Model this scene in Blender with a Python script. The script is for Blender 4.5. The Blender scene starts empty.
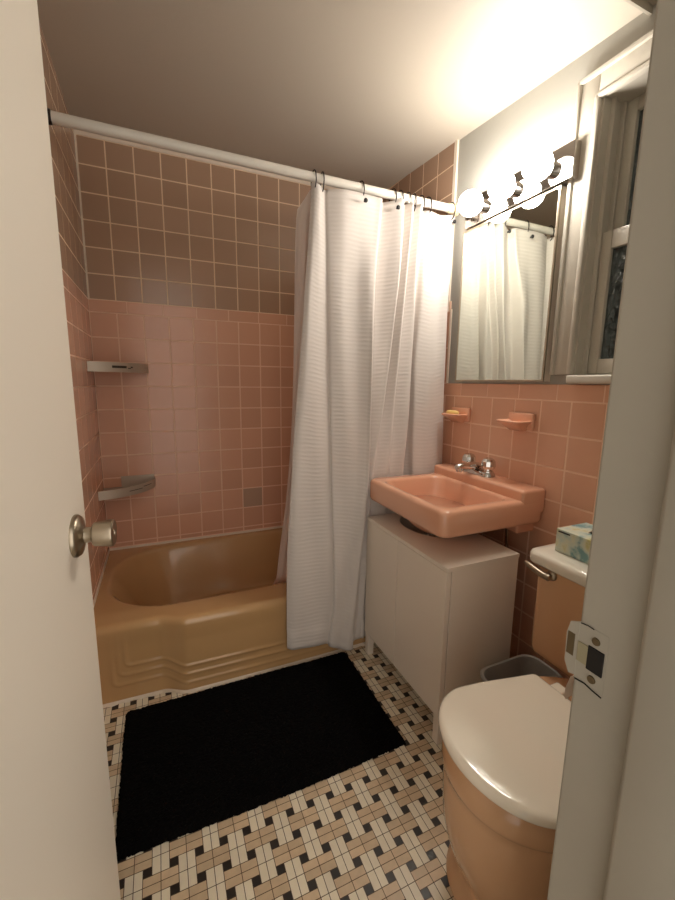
import bpy, bmesh, math, random
from mathutils import Vector, Matrix
random.seed(7)
S = bpy.context.scene
COL = S.collection
PI = math.pi
W = 1.4376          # tiled face of the right wall
YF = -1.92          # room face of the front wall
P = 0.1095          # wall tile pitch

# ------------------------------------------------------------------ materials
def srgb(r, g, b):
    f = lambda c: (c/255/12.92) if c/255 <= .04045 else ((c/255+.055)/1.055)**2.4
    return (f(r), f(g), f(b), 1)

def mat(name, col, rough=.5, metal=0., bump=0., bscale=40., coat=0., spec=.5, var=0., vscale=6., tint=0., sheen=0., trans=0.):
    m = bpy.data.materials.new(name); m.use_nodes = True
    nt = m.node_tree; b = nt.nodes['Principled BSDF']
    b.inputs['Base Color'].default_value = col
    b.inputs['Roughness'].default_value = rough
    b.inputs['Metallic'].default_value = metal
    b.inputs['Specular IOR Level'].default_value = spec
    b.inputs['Coat Weight'].default_value = coat
    b.inputs['Coat Roughness'].default_value = .08
    b.inputs['Sheen Weight'].default_value = sheen
    b.inputs['Transmission Weight'].default_value = trans
    tc = nt.nodes.new('ShaderNodeTexCoord')
    last = None
    if var:
        n = nt.nodes.new('ShaderNodeTexNoise'); n.inputs['Scale'].default_value = vscale
        n.inputs['Detail'].default_value = 4
        nt.links.new(tc.outputs['Object'], n.inputs['Vector'])
        mr = nt.nodes.new('ShaderNodeMapRange'); mr.inputs['From Min'].default_value = .3; mr.inputs['From Max'].default_value = .7
        mr.inputs['To Min'].default_value = 1-var; mr.inputs['To Max'].default_value = 1+var
        nt.links.new(n.outputs['Fac'], mr.inputs['Value'])
        mx = nt.nodes.new('ShaderNodeVectorMath'); mx.operation = 'SCALE'
        mx.inputs[0].default_value = col[:3]
        nt.links.new(mr.outputs['Result'], mx.inputs['Scale'])
        last = mx
    if tint:
        a = nt.nodes.new('ShaderNodeAttribute'); a.attribute_name = 'tint'
        mr = nt.nodes.new('ShaderNodeMapRange'); mr.inputs['To Min'].default_value = 1-tint; mr.inputs['To Max'].default_value = 1+tint
        nt.links.new(a.outputs['Fac'], mr.inputs['Value'])
        mx = nt.nodes.new('ShaderNodeVectorMath'); mx.operation = 'SCALE'
        if last: nt.links.new(last.outputs[0], mx.inputs[0])
        else: mx.inputs[0].default_value = col[:3]
        nt.links.new(mr.outputs['Result'], mx.inputs['Scale'])
        last = mx
    if last: nt.links.new(last.outputs[0], b.inputs['Base Color'])
    if bump:
        n = nt.nodes.new('ShaderNodeTexNoise'); n.inputs['Scale'].default_value = bscale; n.inputs['Detail'].default_value = 3
        nt.links.new(tc.outputs['Object'], n.inputs['Vector'])
        bp = nt.nodes.new('ShaderNodeBump'); bp.inputs['Strength'].default_value = bump; bp.inputs['Distance'].default_value = .004
        nt.links.new(n.outputs['Fac'], bp.inputs['Height']); nt.links.new(bp.outputs['Normal'], b.inputs['Normal'])
    return m

M = {}
M['plaster'] = mat('wall paint', srgb(168,166,158), .45, bump=.12, bscale=60)
M['ceiling'] = mat('ceiling paint', srgb(188,179,165), .5, bump=.15, bscale=45)
M['trimpaint'] = mat('gloss trim paint', srgb(196,190,177), .3, bump=.15, bscale=25)
M['shadepaint'] = mat('thick white paint shaded', srgb(172,166,153), .38, bump=.25, bscale=22, var=.03, vscale=9)  # same white paint as the door, the jamb's shade put into its colour
M['doorpaint'] = mat('door paint', srgb(238,230,216), .42, bump=.08, bscale=30)
M['pink'] = mat('pink glazed tile', srgb(221,171,143), .22, bump=.05, bscale=14, tint=.05)
M['pinkgrout'] = mat('pink stained grout', srgb(242,206,180), .8)
M['brown'] = mat('brown glazed tile', srgb(178,146,122), .22, bump=.05, bscale=14, tint=.06)
M['browngrout'] = mat('brown stained grout', srgb(238,212,182), .8)
M['greytile'] = mat('dull grey patch tile', srgb(190,156,132), .35)
M['caulk'] = mat('caulk', srgb(236,222,204), .6, bump=.3, bscale=70)
M['pinkchina'] = mat('pink porcelain', srgb(226,170,140), .14, coat=.4, bump=.02, bscale=8)
M['toiletchina'] = mat('tan pink porcelain', srgb(210,166,128), .14, coat=.4, bump=.02, bscale=8)
M['tubchina'] = mat('tan enamel', srgb(200,160,112), .18, coat=.35, bump=.03, bscale=7)
M['white'] = mat('white lacquer', srgb(230,218,203), .35)
M['whiteplastic'] = mat('white seat plastic', srgb(244,235,218), .12, coat=.5)
M['lidchina'] = mat('white porcelain', srgb(236,230,216), .13, coat=.5)
M['chrome'] = mat('chrome', srgb(215,212,208), .08, metal=1)
M['nickel'] = mat('satin nickel', srgb(172,160,142), .32, metal=1, bump=.05, bscale=120)
M['bronze'] = mat('dark bronze', srgb(52,44,42), .35, metal=.8)
M['black'] = mat('black rubber', srgb(22,22,24), .5)
M['rod'] = mat('white rod sleeve', srgb(212,206,196), .4)
M['rodend'] = mat('yellowed rod end cap', srgb(224,206,170), .45)
M['shelf'] = mat('brushed steel shelf', srgb(196,184,168), .4, metal=.3, bump=.05, bscale=150)
M['shelfdark'] = mat('dark slot', srgb(70,62,54), .5, metal=.5)
M['shelflight'] = mat('light stamped mark', srgb(190,182,168), .5, metal=.4)
M['mirror'] = mat('mirror glass', srgb(222,227,217), .015, metal=1)
M['mirrorbar'] = mat('mirror chrome bar', srgb(205,200,195), .06, metal=1)
M['soap'] = mat('yellow soap', srgb(228,196,120), .4)
M['paper'] = mat('soft tissue paper', srgb(240,226,212), .9, bump=.1, bscale=50)
M['bin'] = mat('translucent grey plastic', srgb(196,192,186), .3, trans=.5)
M['tan'] = mat('tan floor piece', srgb(210,186,154), .32, tint=.10, var=.06, vscale=60)
M['ivory'] = mat('ivory floor piece', srgb(234,224,202), .32, tint=.05, var=.03, vscale=50)
M['dot'] = mat('black floor dot', srgb(38,33,30), .35, tint=.1)
M['floorgrout'] = mat('brown floor joint', srgb(84,63,46), .8)
M['mat'] = mat('black cotton pile', srgb(9,8,8), 1., spec=.08, bump=1., bscale=260)
M['darkhole'] = mat('dark socket', srgb(28,24,20), .8)
M['wornmetal'] = mat('worn brass under paint', srgb(112,98,74), .4, metal=.7)

M['wornpale'] = mat('scuffed pale metal', srgb(158,150,122), .5)

def bulbmat():
    m = bpy.data.materials.new('lit frosted bulb'); m.use_nodes = True
    b = m.node_tree.nodes['Principled BSDF']
    b.inputs['Base Color'].default_value = (.9,.9,.88,1)
    b.inputs['Emission Color'].default_value = (1,.93,.84,1)
    b.inputs['Emission Strength'].default_value = 76
    return m
M['bulb'] = bulbmat()

def fabric():
    m = bpy.data.materials.new('white seersucker cloth'); m.use_nodes = True
    nt = m.node_tree; b = nt.nodes['Principled BSDF']
    b.inputs['Base Color'].default_value = srgb(222,214,208)
    b.inputs['Roughness'].default_value = .85; b.inputs['Specular IOR Level'].default_value = .2
    b.inputs['Sheen Weight'].default_value = .15
    tl = nt.nodes.new('ShaderNodeBsdfTranslucent'); tl.inputs['Color'].default_value = srgb(210,198,190)
    mx = nt.nodes.new('ShaderNodeMixShader'); mx.inputs[0].default_value = .14
    out = nt.nodes['Material Output']
    nt.links.new(b.outputs[0], mx.inputs[1]); nt.links.new(tl.outputs[0], mx.inputs[2]); nt.links.new(mx.outputs[0], out.inputs['Surface'])
    uv = nt.nodes.new('ShaderNodeUVMap'); uv.uv_map = 'uv'
    sp = nt.nodes.new('ShaderNodeSeparateXYZ'); nt.links.new(uv.outputs[0], sp.inputs[0])
    ns = nt.nodes.new('ShaderNodeTexNoise'); ns.inputs['Scale'].default_value = 9; ns.inputs['Detail'].default_value = 3
    nt.links.new(uv.outputs[0], ns.inputs['Vector'])
    ad = nt.nodes.new('ShaderNodeMath'); ad.operation = 'MULTIPLY_ADD'; ad.inputs[1].default_value = .018
    nt.links.new(ns.outputs['Fac'], ad.inputs[0]); nt.links.new(sp.outputs['Y'], ad.inputs[2])
    ml = nt.nodes.new('ShaderNodeMath'); ml.operation = 'MULTIPLY'; ml.inputs[1].default_value = 2*PI/.0155
    nt.links.new(ad.outputs[0], ml.inputs[0])
    sn = nt.nodes.new('ShaderNodeMath'); sn.operation = 'SINE'; nt.links.new(ml.outputs[0], sn.inputs[0])
    n2 = nt.nodes.new('ShaderNodeTexNoise'); n2.inputs['Scale'].default_value = 34; n2.inputs['Detail'].default_value = 2
    nt.links.new(uv.outputs[0], n2.inputs['Vector'])
    m2 = nt.nodes.new('ShaderNodeMath'); m2.operation = 'MULTIPLY'
    nt.links.new(sn.outputs[0], m2.inputs[0]); nt.links.new(n2.outputs['Fac'], m2.inputs[1])
    bp = nt.nodes.new('ShaderNodeBump'); bp.inputs['Strength'].default_value = .28; bp.inputs['Distance'].default_value = .0017
    nt.links.new(m2.outputs[0], bp.inputs['Height'])
    nt.links.new(bp.outputs['Normal'], b.inputs['Normal']); nt.links.new(bp.outputs['Normal'], tl.inputs['Normal'])
    return m
M['fabric'] = fabric()

def linermat():
    m = bpy.data.materials.new('frosted vinyl liner'); m.use_nodes = True
    nt = m.node_tree; b = nt.nodes['Principled BSDF']
    b.inputs['Base Color'].default_value = srgb(242,230,222); b.inputs['Roughness'].default_value = .35
    tl = nt.nodes.new('ShaderNodeBsdfTranslucent'); tl.inputs['Color'].default_value = srgb(240,226,216)
    tr = nt.nodes.new('ShaderNodeBsdfTransparent')
    m1 = nt.nodes.new('ShaderNodeMixShader'); m1.inputs[0].default_value = .5
    m2 = nt.nodes.new('ShaderNodeMixShader'); m2.inputs[0].default_value = .06
    nt.links.new(b.outputs[0], m1.inputs[1]); nt.links.new(tl.outputs[0], m1.inputs[2])
    nt.links.new(m1.outputs[0], m2.inputs[1]); nt.links.new(tr.outputs[0], m2.inputs[2])
    nt.links.new(m2.outputs[0], nt.nodes['Material Output'].inputs['Surface'])
    return m
M['liner'] = linermat()

def glassmat():
    m = bpy.data.materials.new('patterned night glass'); m.use_nodes = True
    nt = m.node_tree; b = nt.nodes['Principled BSDF']
    b.inputs['Base Color'].default_value = srgb(90,98,98); b.inputs['Roughness'].default_value = .18
    b.inputs['Transmission Weight'].default_value = .85; b.inputs['IOR'].default_value = 1.5
    tc = nt.nodes.new('ShaderNodeTexCoord')
    v = nt.nodes.new('ShaderNodeTexVoronoi'); v.inputs['Scale'].default_value = 48
    nt.links.new(tc.outputs['Object'], v.inputs['Vector'])
    bp = nt.nodes.new('ShaderNodeBump'); bp.inputs['Strength'].default_value = .9; bp.inputs['Distance'].default_value = .012
    nt.links.new(v.outputs['Distance'], bp.inputs['Height']); nt.links.new(bp.outputs['Normal'], b.inputs['Normal'])
    return m
M['glass'] = glassmat()

def boxpaper():
    m = bpy.data.materials.new('printed tissue carton'); m.use_nodes = True
    nt = m.node_tree; b = nt.nodes['Principled BSDF']; b.inputs['Roughness'].default_value = .5
    tc = nt.nodes.new('ShaderNodeTexCoord')
    n = nt.nodes.new('ShaderNodeTexNoise'); n.inputs['Scale'].default_value = 26; n.inputs['Detail'].default_value = 4
    nt.links.new(tc.outputs['Object'], n.inputs['Vector'])
    r = nt.nodes.new('ShaderNodeValToRGB')
    e = r.color_ramp.elements
    e[0].position = .36; e[0].color = srgb(120,158,160)
    e[1].position = .47; e[1].color = srgb(196,208,196)
    x = e.new(.58); x.color = srgb(214,214,190)
    x = e.new(.66); x.color = srgb(200,196,140)
    nt.links.new(n.outputs['Fac'], r.inputs[0]); nt.links.new(r.outputs[0], b.inputs['Base Color'])
    return m
M['carton'] = boxpaper()

# ------------------------------------------------------------------ helpers
def obj(name, bm, mats, parent=None, smooth=False, angle=None):
    me = bpy.data.meshes.new(name)
    bmesh.ops.recalc_face_normals(bm, faces=bm.faces)
    bm.to_mesh(me); bm.free()
    if not isinstance(mats, (list, tuple)): mats = [mats]
    for k in mats: me.materials.append(M[k])
    if smooth:
        for p in me.polygons: p.use_smooth = True
        if angle:
            try: me.set_sharp_from_angle(angle=math.radians(angle))
            except Exception: pass
    o = bpy.data.objects.new(name, me); COL.objects.link(o)
    if parent:
        o.parent = parent
        o.matrix_parent_inverse = Matrix.Translation(-Vector(parent.location)) if not parent.parent else Matrix()
    return o

def thing(name, label, cat, loc, group=None):
    o = bpy.data.objects.new(name, None); COL.objects.link(o); o.location = loc
    o.empty_display_size = .05
    o['label'] = label; o['category'] = cat
    if group: o['group'] = group
    return o

def tag(o, label, cat, group=None):
    o['label'] = label; o['category'] = cat
    if group: o['group'] = group
    return o

def struct(o, label=None, cat=None):
    o['kind'] = 'structure'
    if label: o['label'] = label
    if cat: o['category'] = cat
    return o

def NB(): return bmesh.new()

def box(bm, x0, x1, y0, y1, z0, z1, bev=0., seg=2, mi=0):
    t = bmesh.new()
    vs = [t.verts.new((x, y, z)) for x in (x0, x1) for y in (y0, y1) for z in (z0, z1)]
    for f in ((0,1,3,2),(4,6,7,5),(0,4,5,1),(2,3,7,6),(0,2,6,4),(1,5,7,3)):
        t.faces.new([vs[i] for i in f])
    bmesh.ops.recalc_face_normals(t, faces=t.faces)
    if bev: bmesh.ops.bevel(t, geom=list(t.edges), offset=bev, segments=seg, profile=.5, affect='EDGES')
    merge(bm, t, mi)

def merge(bm, t, mi=0):
    mp = {}
    for v in t.verts: mp[v] = bm.verts.new(v.co)
    for f in t.faces:
        try:
            g = bm.faces.new([mp[v] for v in f.verts]); g.material_index = mi
        except ValueError: pass
    t.free()

def frame_of(d):
    d = Vector(d).normalized()
    a = Vector((0,0,1)) if abs(d.z) < .9 else Vector((1,0,0))
    u = d.cross(a).normalized(); v = d.cross(u).normalized()
    return u, v

def rings(bm, rs, close0=True, close1=True, loop=False, mi=0):
    """rs: list of equal-length rings of points, skinned together."""
    V = [[bm.verts.new(p) for p in r] for r in rs]
    n = len(V[0]); m = len(V)
    for i in range(m if loop else m-1):
        a, b = V[i], V[(i+1) % m]
        for j in range(n):
            f = bm.faces.new((a[j], a[(j+1) % n], b[(j+1) % n], b[j])); f.material_index = mi
    if not loop:
        if close0: f = bm.faces.new(V[0][::-1]); f.material_index = mi
        if close1: f = bm.faces.new(V[-1]); f.material_index = mi

def tube(bm, pts, r, n=14, mi=0, caps=True):
    pts = [Vector(p) for p in pts]
    rr = r if isinstance(r, (list, tuple)) else [r]*len(pts)
    rs = []; u = None
    for i, p in enumerate(pts):
        d = (pts[min(i+1, len(pts)-1)] - pts[max(i-1, 0)]).normalized()
        if u is None: u, v = frame_of(d)
        else:
            u = (u - d*u.dot(d)).normalized(); v = d.cross(u).normalized()
        rs.append([p + u*math.cos(2*PI*k/n)*rr[i] + v*math.sin(2*PI*k/n)*rr[i] for k in range(n)])
    rings(bm, rs, caps, caps, mi=mi)

def lathe(bm, base, axis, prof, n=32, mi=0):
    """prof: list of (distance along the axis, radius)."""
    base = Vector(base); d = Vector(axis).normalized(); u, v = frame_of(d)
    rs = [[base + d*h + u*math.cos(2*PI*k/n)*max(r, 1e-4) + v*math.sin(2*PI*k/n)*max(r, 1e-4) for k in range(n)] for h, r in prof]
    rings(bm, rs, mi=mi)

def rrect(x0, x1, y0, y1, r, z, n=8):
    out = []
    for cx, cy, a in ((x1-r, y1-r, 0), (x0+r, y1-r, 90), (x0+r, y0+r, 180), (x1-r, y0+r, 270)):
        for k in range(n+1):
            t = math.radians(a + 90*k/n)
            out.append(Vector((cx + r*math.cos(t), cy + r*math.sin(t), z)))
    return out

def grid(bm, fn, nu, nv, mi=0, uvfn=None, tintv=None):
    V = [[bm.verts.new(fn(i/nu, j/nv)) for j in range(nv+1)] for i in range(nu+1)]
    lay = bm.loops.layers.uv.get('uv') or bm.loops.layers.uv.new('uv')
    for i in range(nu):
        for j in range(nv):
            q = ((i,j),(i+1,j),(i+1,j+1),(i,j+1))
            f = bm.faces.new([V[a][b] for a, b in q]); f.material_index = mi
            if uvfn:
                for l, (a, b) in zip(f.loops, q): l[lay].uv = uvfn(a/nu, b/nv)
    return V

def sstep(a, b, x):
    t = max(0., min(1., (x-a)/(b-a))); return t*t*(3-2*t)

def cat(ys, t):
    """Catmull-Rom through values ys at integer parameters."""
    n = len(ys); i = min(max(int(t), 0), n-2); f = t - i
    p0 = ys[max(i-1, 0)]; p1 = ys[i]; p2 = ys[i+1]; p3 = ys[min(i+2, n-1)]
    m1 = (p2-p0)*.42; m2 = (p3-p1)*.42
    return (2*f**3-3*f*f+1)*p1 + (f**3-2*f*f+f)*m1 + (-2*f**3+3*f*f)*p2 + (f**3-f*f)*m2

# ------------------------------------------------------------------ tiled walls
class TileWall:
    """collects plaster boxes, grout slabs and pillow tiles of ONE wall."""
    def __init__(s, fn):
        s.bm = NB(); s.fn = fn            # fn(u, v, d): d = depth out of the wall face (positive into the room)
        s.tl = s.bm.loops.layers.float.new('tint')
    def tile(s, u0, u1, v0, v1, mi, gap=.0035, d=0.):
        b = .0016; g = gap/2
        tl = lambda: random.uniform(-.00022, .00022)
        f = [s.bm.verts.new(s.fn(u, v, d + tl())) for u, v in ((u0+g+b, v0+g+b), (u1-g-b, v0+g+b), (u1-g-b, v1-g-b), (u0+g+b, v1-g-b))]
        k = [s.bm.verts.new(s.fn(u, v, d-.004)) for u, v in ((u0+g, v0+g), (u1-g, v0+g), (u1-g, v1-g), (u0+g, v1-g))]
        t = random.random(); fs = [s.bm.faces.new(f)]
        for i in range(4): fs.append(s.bm.faces.new((k[i], k[(i+1) % 4], f[(i+1) % 4], f[i])))
        for q in fs:
            q.material_index = mi
            for l in q.loops: l[s.tl] = t
    def field(s, us, vs, mi, gap=.0035, skip=None, special=None):
        for i in range(len(us)-1):
            for j in range(len(vs)-1):
                m = mi
                if special and special(i, j) is not None: m = special(i, j)
                s.tile(us[i], us[i+1], vs[j], vs[j+1], m, gap)
    def slab(s, u0, u1, v0, v1, d0, d1, mi):
        c = [s.bm.verts.new(s.fn(u, v, d)) for u in (u0, u1) for v in (v0, v1) for d in (d0, d1)]
        for q in ((0,1,3,2),(4,6,7,5),(0,4,5,1),(2,3,7,6),(0,2,6,4),(1,5,7,3)):
            s.bm.faces.new([c[i] for i in q]).material_index = mi

WM = ['plaster', 'pinkgrout', 'pink', 'browngrout', 'brown', 'greytile', 'caulk']
def lines(a, b, step, start=None):
    """tile lines from a to b with cut ends; start = a line that must be on the grid."""
    start = a if start is None else start
    k = math.ceil((a-start)/step - 1e-6); out = [a]
    x = start + k*step
    while x < b-1e-6:
        if x > a+1e-6: out.append(x)
        x += step
    out.append(b)
    if len(out) > 2 and out[1]-out[0] < .012: out.pop(1)
    if len(out) > 2 and out[-1]-out[-2] < .012: out.pop(-2)
    return out
ZP = 1.426; ZB = 1.4792; ZT = 2.1362; TUBZ = .300
pz = sorted(ZP - P*k for k in range(12)); pz = [z for z in pz if z > TUBZ+.02]
bz = [ZB + P*k for k in range(7)]

# back wall: u = x, v = z, faces -Y
tw = TileWall(lambda u, v, d: (u, -d, v))
tw.slab(-.12, W+.16, -.02, 2.4, -.14, -.006, 0)
tw.slab(0, W, TUBZ-.02, ZP+.0535, -.008, -.0008, 1)
tw.slab(0, W, ZP+.0535, ZT+.002, -.008, -.0007, 3)
xs = lines(0, W, P)
tw.field(xs, [TUBZ+.008]+pz, 2, special=lambda i, j: 5 if (i == 6 and j == 2) else None)
tw.field(lines(0, W, .1522), [ZP, ZP+.0535], 2, gap=.0014)
tw.field(xs, bz, 4, gap=.003)
tw.slab(0, W, ZT, 2.25, -.008, .004, 6)             # plaster bead above the tile
tw.slab(0, .007, ZP+.05, ZT, -.003, .003, 6)        # caulked corner
tw.slab(0, W, TUBZ-.006, TUBZ+.007, -.003, .004, 6) # caulk along the tub
wall_back = struct(obj('wall_back', tw.bm, WM), 'back wall of pink and brown square tile behind the tub', 'wall')

# left wall: u = -y, v = z, faces +X
tw = TileWall(lambda u, v, d: (d, -u, v))
tw.slab(-.12, 2.2, -.02, 2.45, -.14, -.006, 0)
tw.slab(0, .80, 0, ZP+.0535, -.008, -.0008, 1)
tw.slab(0, .80, ZP+.0535, 2.20, -.008, -.0007, 3)
us = lines(0, .80, P)
tw.field(us, [TUBZ+.008]+pz, 2)
tw.field(lines(0, .80, .1522), [ZP, ZP+.0535], 2, gap=.0014)
tw.field(us, bz+[2.2457], 4, gap=.0026)
tw.slab(0, .745, TUBZ-.006, TUBZ+.007, -.003, .004, 6)
wall_left = struct(obj('wall_left', tw.bm, WM), 'left wall of pink and brown tile at the head of the tub', 'wall')

# right wall: u = -y, v = z, faces -X, window opening left out
tw = TileWall(lambda u, v, d: (W-d, -u, v))
WY0, WY1, WZ0, WZ1 = 1.305, 1.80, 1.157, 1.925      # opening, u and v
D0, D1 = -.16, -.006
tw.slab(-.12, WY0, -.02, 2.4, D0, D1, 0); tw.slab(WY1, 2.2, -.02, 2.4, D0, D1, 0)
tw.slab(WY0, WY1, -.02, WZ0, D0, D1, 0); tw.slab(WY0, WY1, WZ1, 2.4, D0, D1, 0)
tw.slab(0, 1.915, 0, 1.128, -.008, -.0008, 1)
tw.slab(0, .692, 1.1, ZB, -.008, -.0008, 1)
tw.slab(0, .664, ZB, 2.2, -.008, -.0007, 3)
YR = .7554; ZR = 1.0778
wu = lines(.692, 1.915, P, YR)
tw.field(wu, lines(0, ZR, P, ZR), 2)
tw.field(lines(.640, 1.915, .1522), [ZR, 1.131], 2, gap=.0014)
au = [.664 - P*k for k in range(7)][::-1]; au = [max(a, 0) for a in au]
tw.field(au, [TUBZ+.008]+pz, 2); tw.field([.664, .692], lines(1.131, 1.437, .1522), 2, gap=.0014)
tw.field([0, .15, .30, .45, .60, .664], [ZP, ZP+.0535], 2)
tw.field(au, bz, 4, gap=.0026)
tw.slab(.664, .682, ZB-.04, 2.3, -.008, .002, 6)    # plaster edge beside the brown tile
tw.slab(.692, .700, 1.131, 1.445, -.008, 0, 6)
wall_right = struct(obj('wall_right', tw.bm, WM), 'right wall, white paint above pink tile wainscot', 'wall')

# front wall with the doorway, room side -1.92
bm = NB(); JX0, JX1 = .088, .65
box(bm, -.12, JX0-.02, YF-.11, YF, -.02, 2.45); box(bm, JX1+.02, W+.16, YF-.11, YF, -.02, 2.45)
box(bm, JX0-.02, JX1+.02, YF-.11, YF, 2.05, 2.45)
struct(obj('wall_front', bm, 'plaster'), 'front wall around the doorway', 'wall')

# ceiling: an old, slightly uneven plaster ceiling
def ceil_z(x, y):
    t = max(-.2, min(1.3, -y/1.92)); s = x/W
    return 2.153 + t*((1-s)*.075 - s*.125)
bm = NB()
T = [[bm.verts.new((x, y, ceil_z(x, y) + dz)) for dz in (0, .12)] for x, y in [(-.1+.1*i, .1-.1*j) for i in range(18) for j in range(22)]]
for i in range(17):
    for j in range(21):
        q = [i*22+j, (i+1)*22+j, (i+1)*22+j+1, i*22+j+1]
        bm.faces.new([T[k][0] for k in q]); bm.faces.new([T[k][1] for k in q[::-1]])
struct(obj('ceiling', bm, 'ceiling', smooth=True), 'off-white painted ceiling', 'ceiling')
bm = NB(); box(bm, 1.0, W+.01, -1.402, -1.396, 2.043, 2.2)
struct(obj('trim_2', bm, 'shadepaint'), 'short ceiling board near the door head', 'trim')

# ------------------------------------------------------------------ floor: basket weave with black dots
bm = NB(); tl = bm.loops.layers.float.new('tint')
FP = .05715; FX, FY = .5817, -1.2967
def quad(x0, x1, y0, y1, mi, t, g=.0008, z=0.):
    f = bm.faces.new([bm.verts.new(p) for p in ((x0+g, y0+g, z), (x1-g, y0+g, z), (x1-g, y1-g, z), (x0+g, y1-g, z))])
    f.material_index = mi
    for l in f.loops: l[tl] = t
FX0, FX1, FY0, FY1 = -.03, W+.03, -2.7, -.66
box(bm, FX0-.1, FX1+.1, FY0, .05, -.08, -.0005, mi=3)
d2 = FP/6; L2 = 2*FP/3; w2 = FP/3           # half dot, half length, half width
for i in range(-12, 18):
    for j in range(-27, 13):
        cx, cy = FX + i*FP, FY + j*FP
        if FX0 < cx < FX1 and FY0 < cy < FY1: quad(cx-d2, cx+d2, cy-d2, cy+d2, 2, random.random())
        mx, my = cx + FP/2, cy + FP/2
        if not (FX0 < mx < FX1 and FY0 < my < FY1): continue
        V = (i + j) % 2 == 1                   # ivory pairs run along Y, tan pairs along X
        for a in (-1, 0):
            for b in (-1, 0):
                t = random.random()
                if V: quad(mx + a*w2, mx + (a+1)*w2, my + b*L2, my + (b+1)*L2, 1, t)
                else: quad(mx + a*L2, mx + (a+1)*L2, my + b*w2, my + (b+1)*w2, 0, t)
struct(obj('floor', bm, ['tan', 'ivory', 'dot', 'floorgrout']), 'basket weave floor of tan and ivory pieces with black dots', 'floor')

# ------------------------------------------------------------------ door and frame
bm = NB()
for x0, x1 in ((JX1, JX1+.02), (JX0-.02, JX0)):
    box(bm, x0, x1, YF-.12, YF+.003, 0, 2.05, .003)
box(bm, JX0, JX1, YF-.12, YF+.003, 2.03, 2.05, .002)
fr = struct(obj('trim_1', bm, 'shadepaint'), 'thickly painted door jamb with strike plate', 'door frame')
bm = NB()
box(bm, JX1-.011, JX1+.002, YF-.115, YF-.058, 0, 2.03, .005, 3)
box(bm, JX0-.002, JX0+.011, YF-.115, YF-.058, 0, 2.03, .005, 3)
obj('door_stop', bm, 'shadepaint', fr, smooth=True, angle=40)
# strike plate: painted over, with lip, bolt hole and two screw recesses
SZ = .856
bm = NB()
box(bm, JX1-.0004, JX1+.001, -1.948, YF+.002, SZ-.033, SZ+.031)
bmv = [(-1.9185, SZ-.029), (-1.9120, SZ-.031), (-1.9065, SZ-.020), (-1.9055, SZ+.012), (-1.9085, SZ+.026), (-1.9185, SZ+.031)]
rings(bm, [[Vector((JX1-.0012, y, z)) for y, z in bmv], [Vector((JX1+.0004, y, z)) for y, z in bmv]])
sp = obj('strike_plate', bm, 'shadepaint', fr)
sp['label'] = 'paint-smeared strike plate'
bm = NB(); box(bm, JX1-.0018, JX1, -1.9455, -1.9295, SZ-.014, SZ+.012, .0006)
obj('bolt_hole', bm, 'darkhole', sp)
bm = NB(); box(bm, JX1-.0017, JX1, -1.9295, -1.9190, SZ-.011, SZ+.010); obj('worn_patch', bm, 'wornpale', sp)
bm = NB(); box(bm, JX1-.0017, JX1, -1.9150, -1.9072, SZ-.010, SZ+.015, .0004); obj('worn_patch', bm, 'wornmetal', sp)
for z in (SZ-.0225, SZ+.0195):
    bm = NB(); lathe(bm, (JX1-.0018, -1.9360, z), (1,0,0), [(0, .0038), (.0014, .0042)], 14)
    obj('screw', bm, 'wornmetal', sp)
bm = NB(); tube(bm, [(JX1-.0012, -1.9195, SZ-.0325), (JX1-.0012, -1.930, SZ-.031), (JX1-.0012, -1.938, SZ-.0328), (JX1-.0012, -1.9475, SZ-.034)], .0007, 6)
tube(bm, [(JX1-.0012, -1.9195, SZ+.0305), (JX1-.0012, -1.927, SZ+.0315), (JX1-.0012, -1.933, SZ+.031)], .0005, 6)
obj('paint_crack', bm, 'darkhole', sp)

# door leaf: hinged at the left jamb, opened into the room
DH = Vector((.0945, -1.925, 0)); DA = math.radians(4.95); DL = .533
bm = NB(); box(bm, -.035, 0, 0, DL, .012, 2.02, .002)
door = obj('door_1', bm, 'doorpaint')
door.location = DH; door.rotation_euler = (0, 0, -DA)
struct(door, 'plain off-white door leaf standing open at left', 'door')
def dchild(name, bm, m, par, **k):
    me_o = obj(name, bm, m, None, **k); me_o.parent = par; return me_o
bm = NB(); KY = DL-.064; KZ = .886
lathe(bm, (0, KY, KZ), (1,0,0), [(0, .033), (.004, .033), (.008, .030), (.011, .018), (.014, .0125), (.021, .0115), (.024, .013)], 40)
rose = dchild('door_knob', bm, 'nickel', door, smooth=True, angle=40)
bm = NB()
lathe(bm, (.0235, KY, KZ), (1,0,0), [(0, .012), (.0012, .0165), (.003, .0185), (.026, .0216), (.0295, .021), (.031, .019), (.0312, .005), (.0325, .0045), (.0325, 0)], 40)
dchild('knob_grip', bm, 'nickel', rose, smooth=True, angle=35)

# ------------------------------------------------------------------ window
win = bpy.data.objects.new('window_1', None); COL.objects.link(win); win.location = (W, -1.55, 1.13)
struct(win, 'double-hung window in white casing beside the mirror', 'window')
bm = NB()
xw = W+.006
def cas(y0, y1, z0, z1):           # flat board plus raised outer back band and inner bead
    box(bm, W-.012, xw, y0, y1, z0, z1, .003)
cas(-1.293, -1.229, 1.160, 1.985); cas(-1.864, -1.80, 1.160, 1.985); cas(-1.80, -1.293, 1.918, 1.985)
box(bm, W-.020, xw, -1.2405, -1.227, 1.160, 1.988, .004); box(bm, W-.020, xw, -1.866, -1.853, 1.160, 1.988, .004); box(bm, W-.020, xw, -1.866, -1.227, 1.975, 1.989, .004)
box(bm, W-.017, xw, -1.300, -1.284, 1.160, 1.925, .004); box(bm, W-.017, xw, -1.815, -1.80, 1.160, 1.925, .004); box(bm, W-.017, xw, -1.81, -1.286, 1.912, 1.926, .004)
obj('casing', bm, 'trimpaint', win, smooth=True, angle=35)
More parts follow.
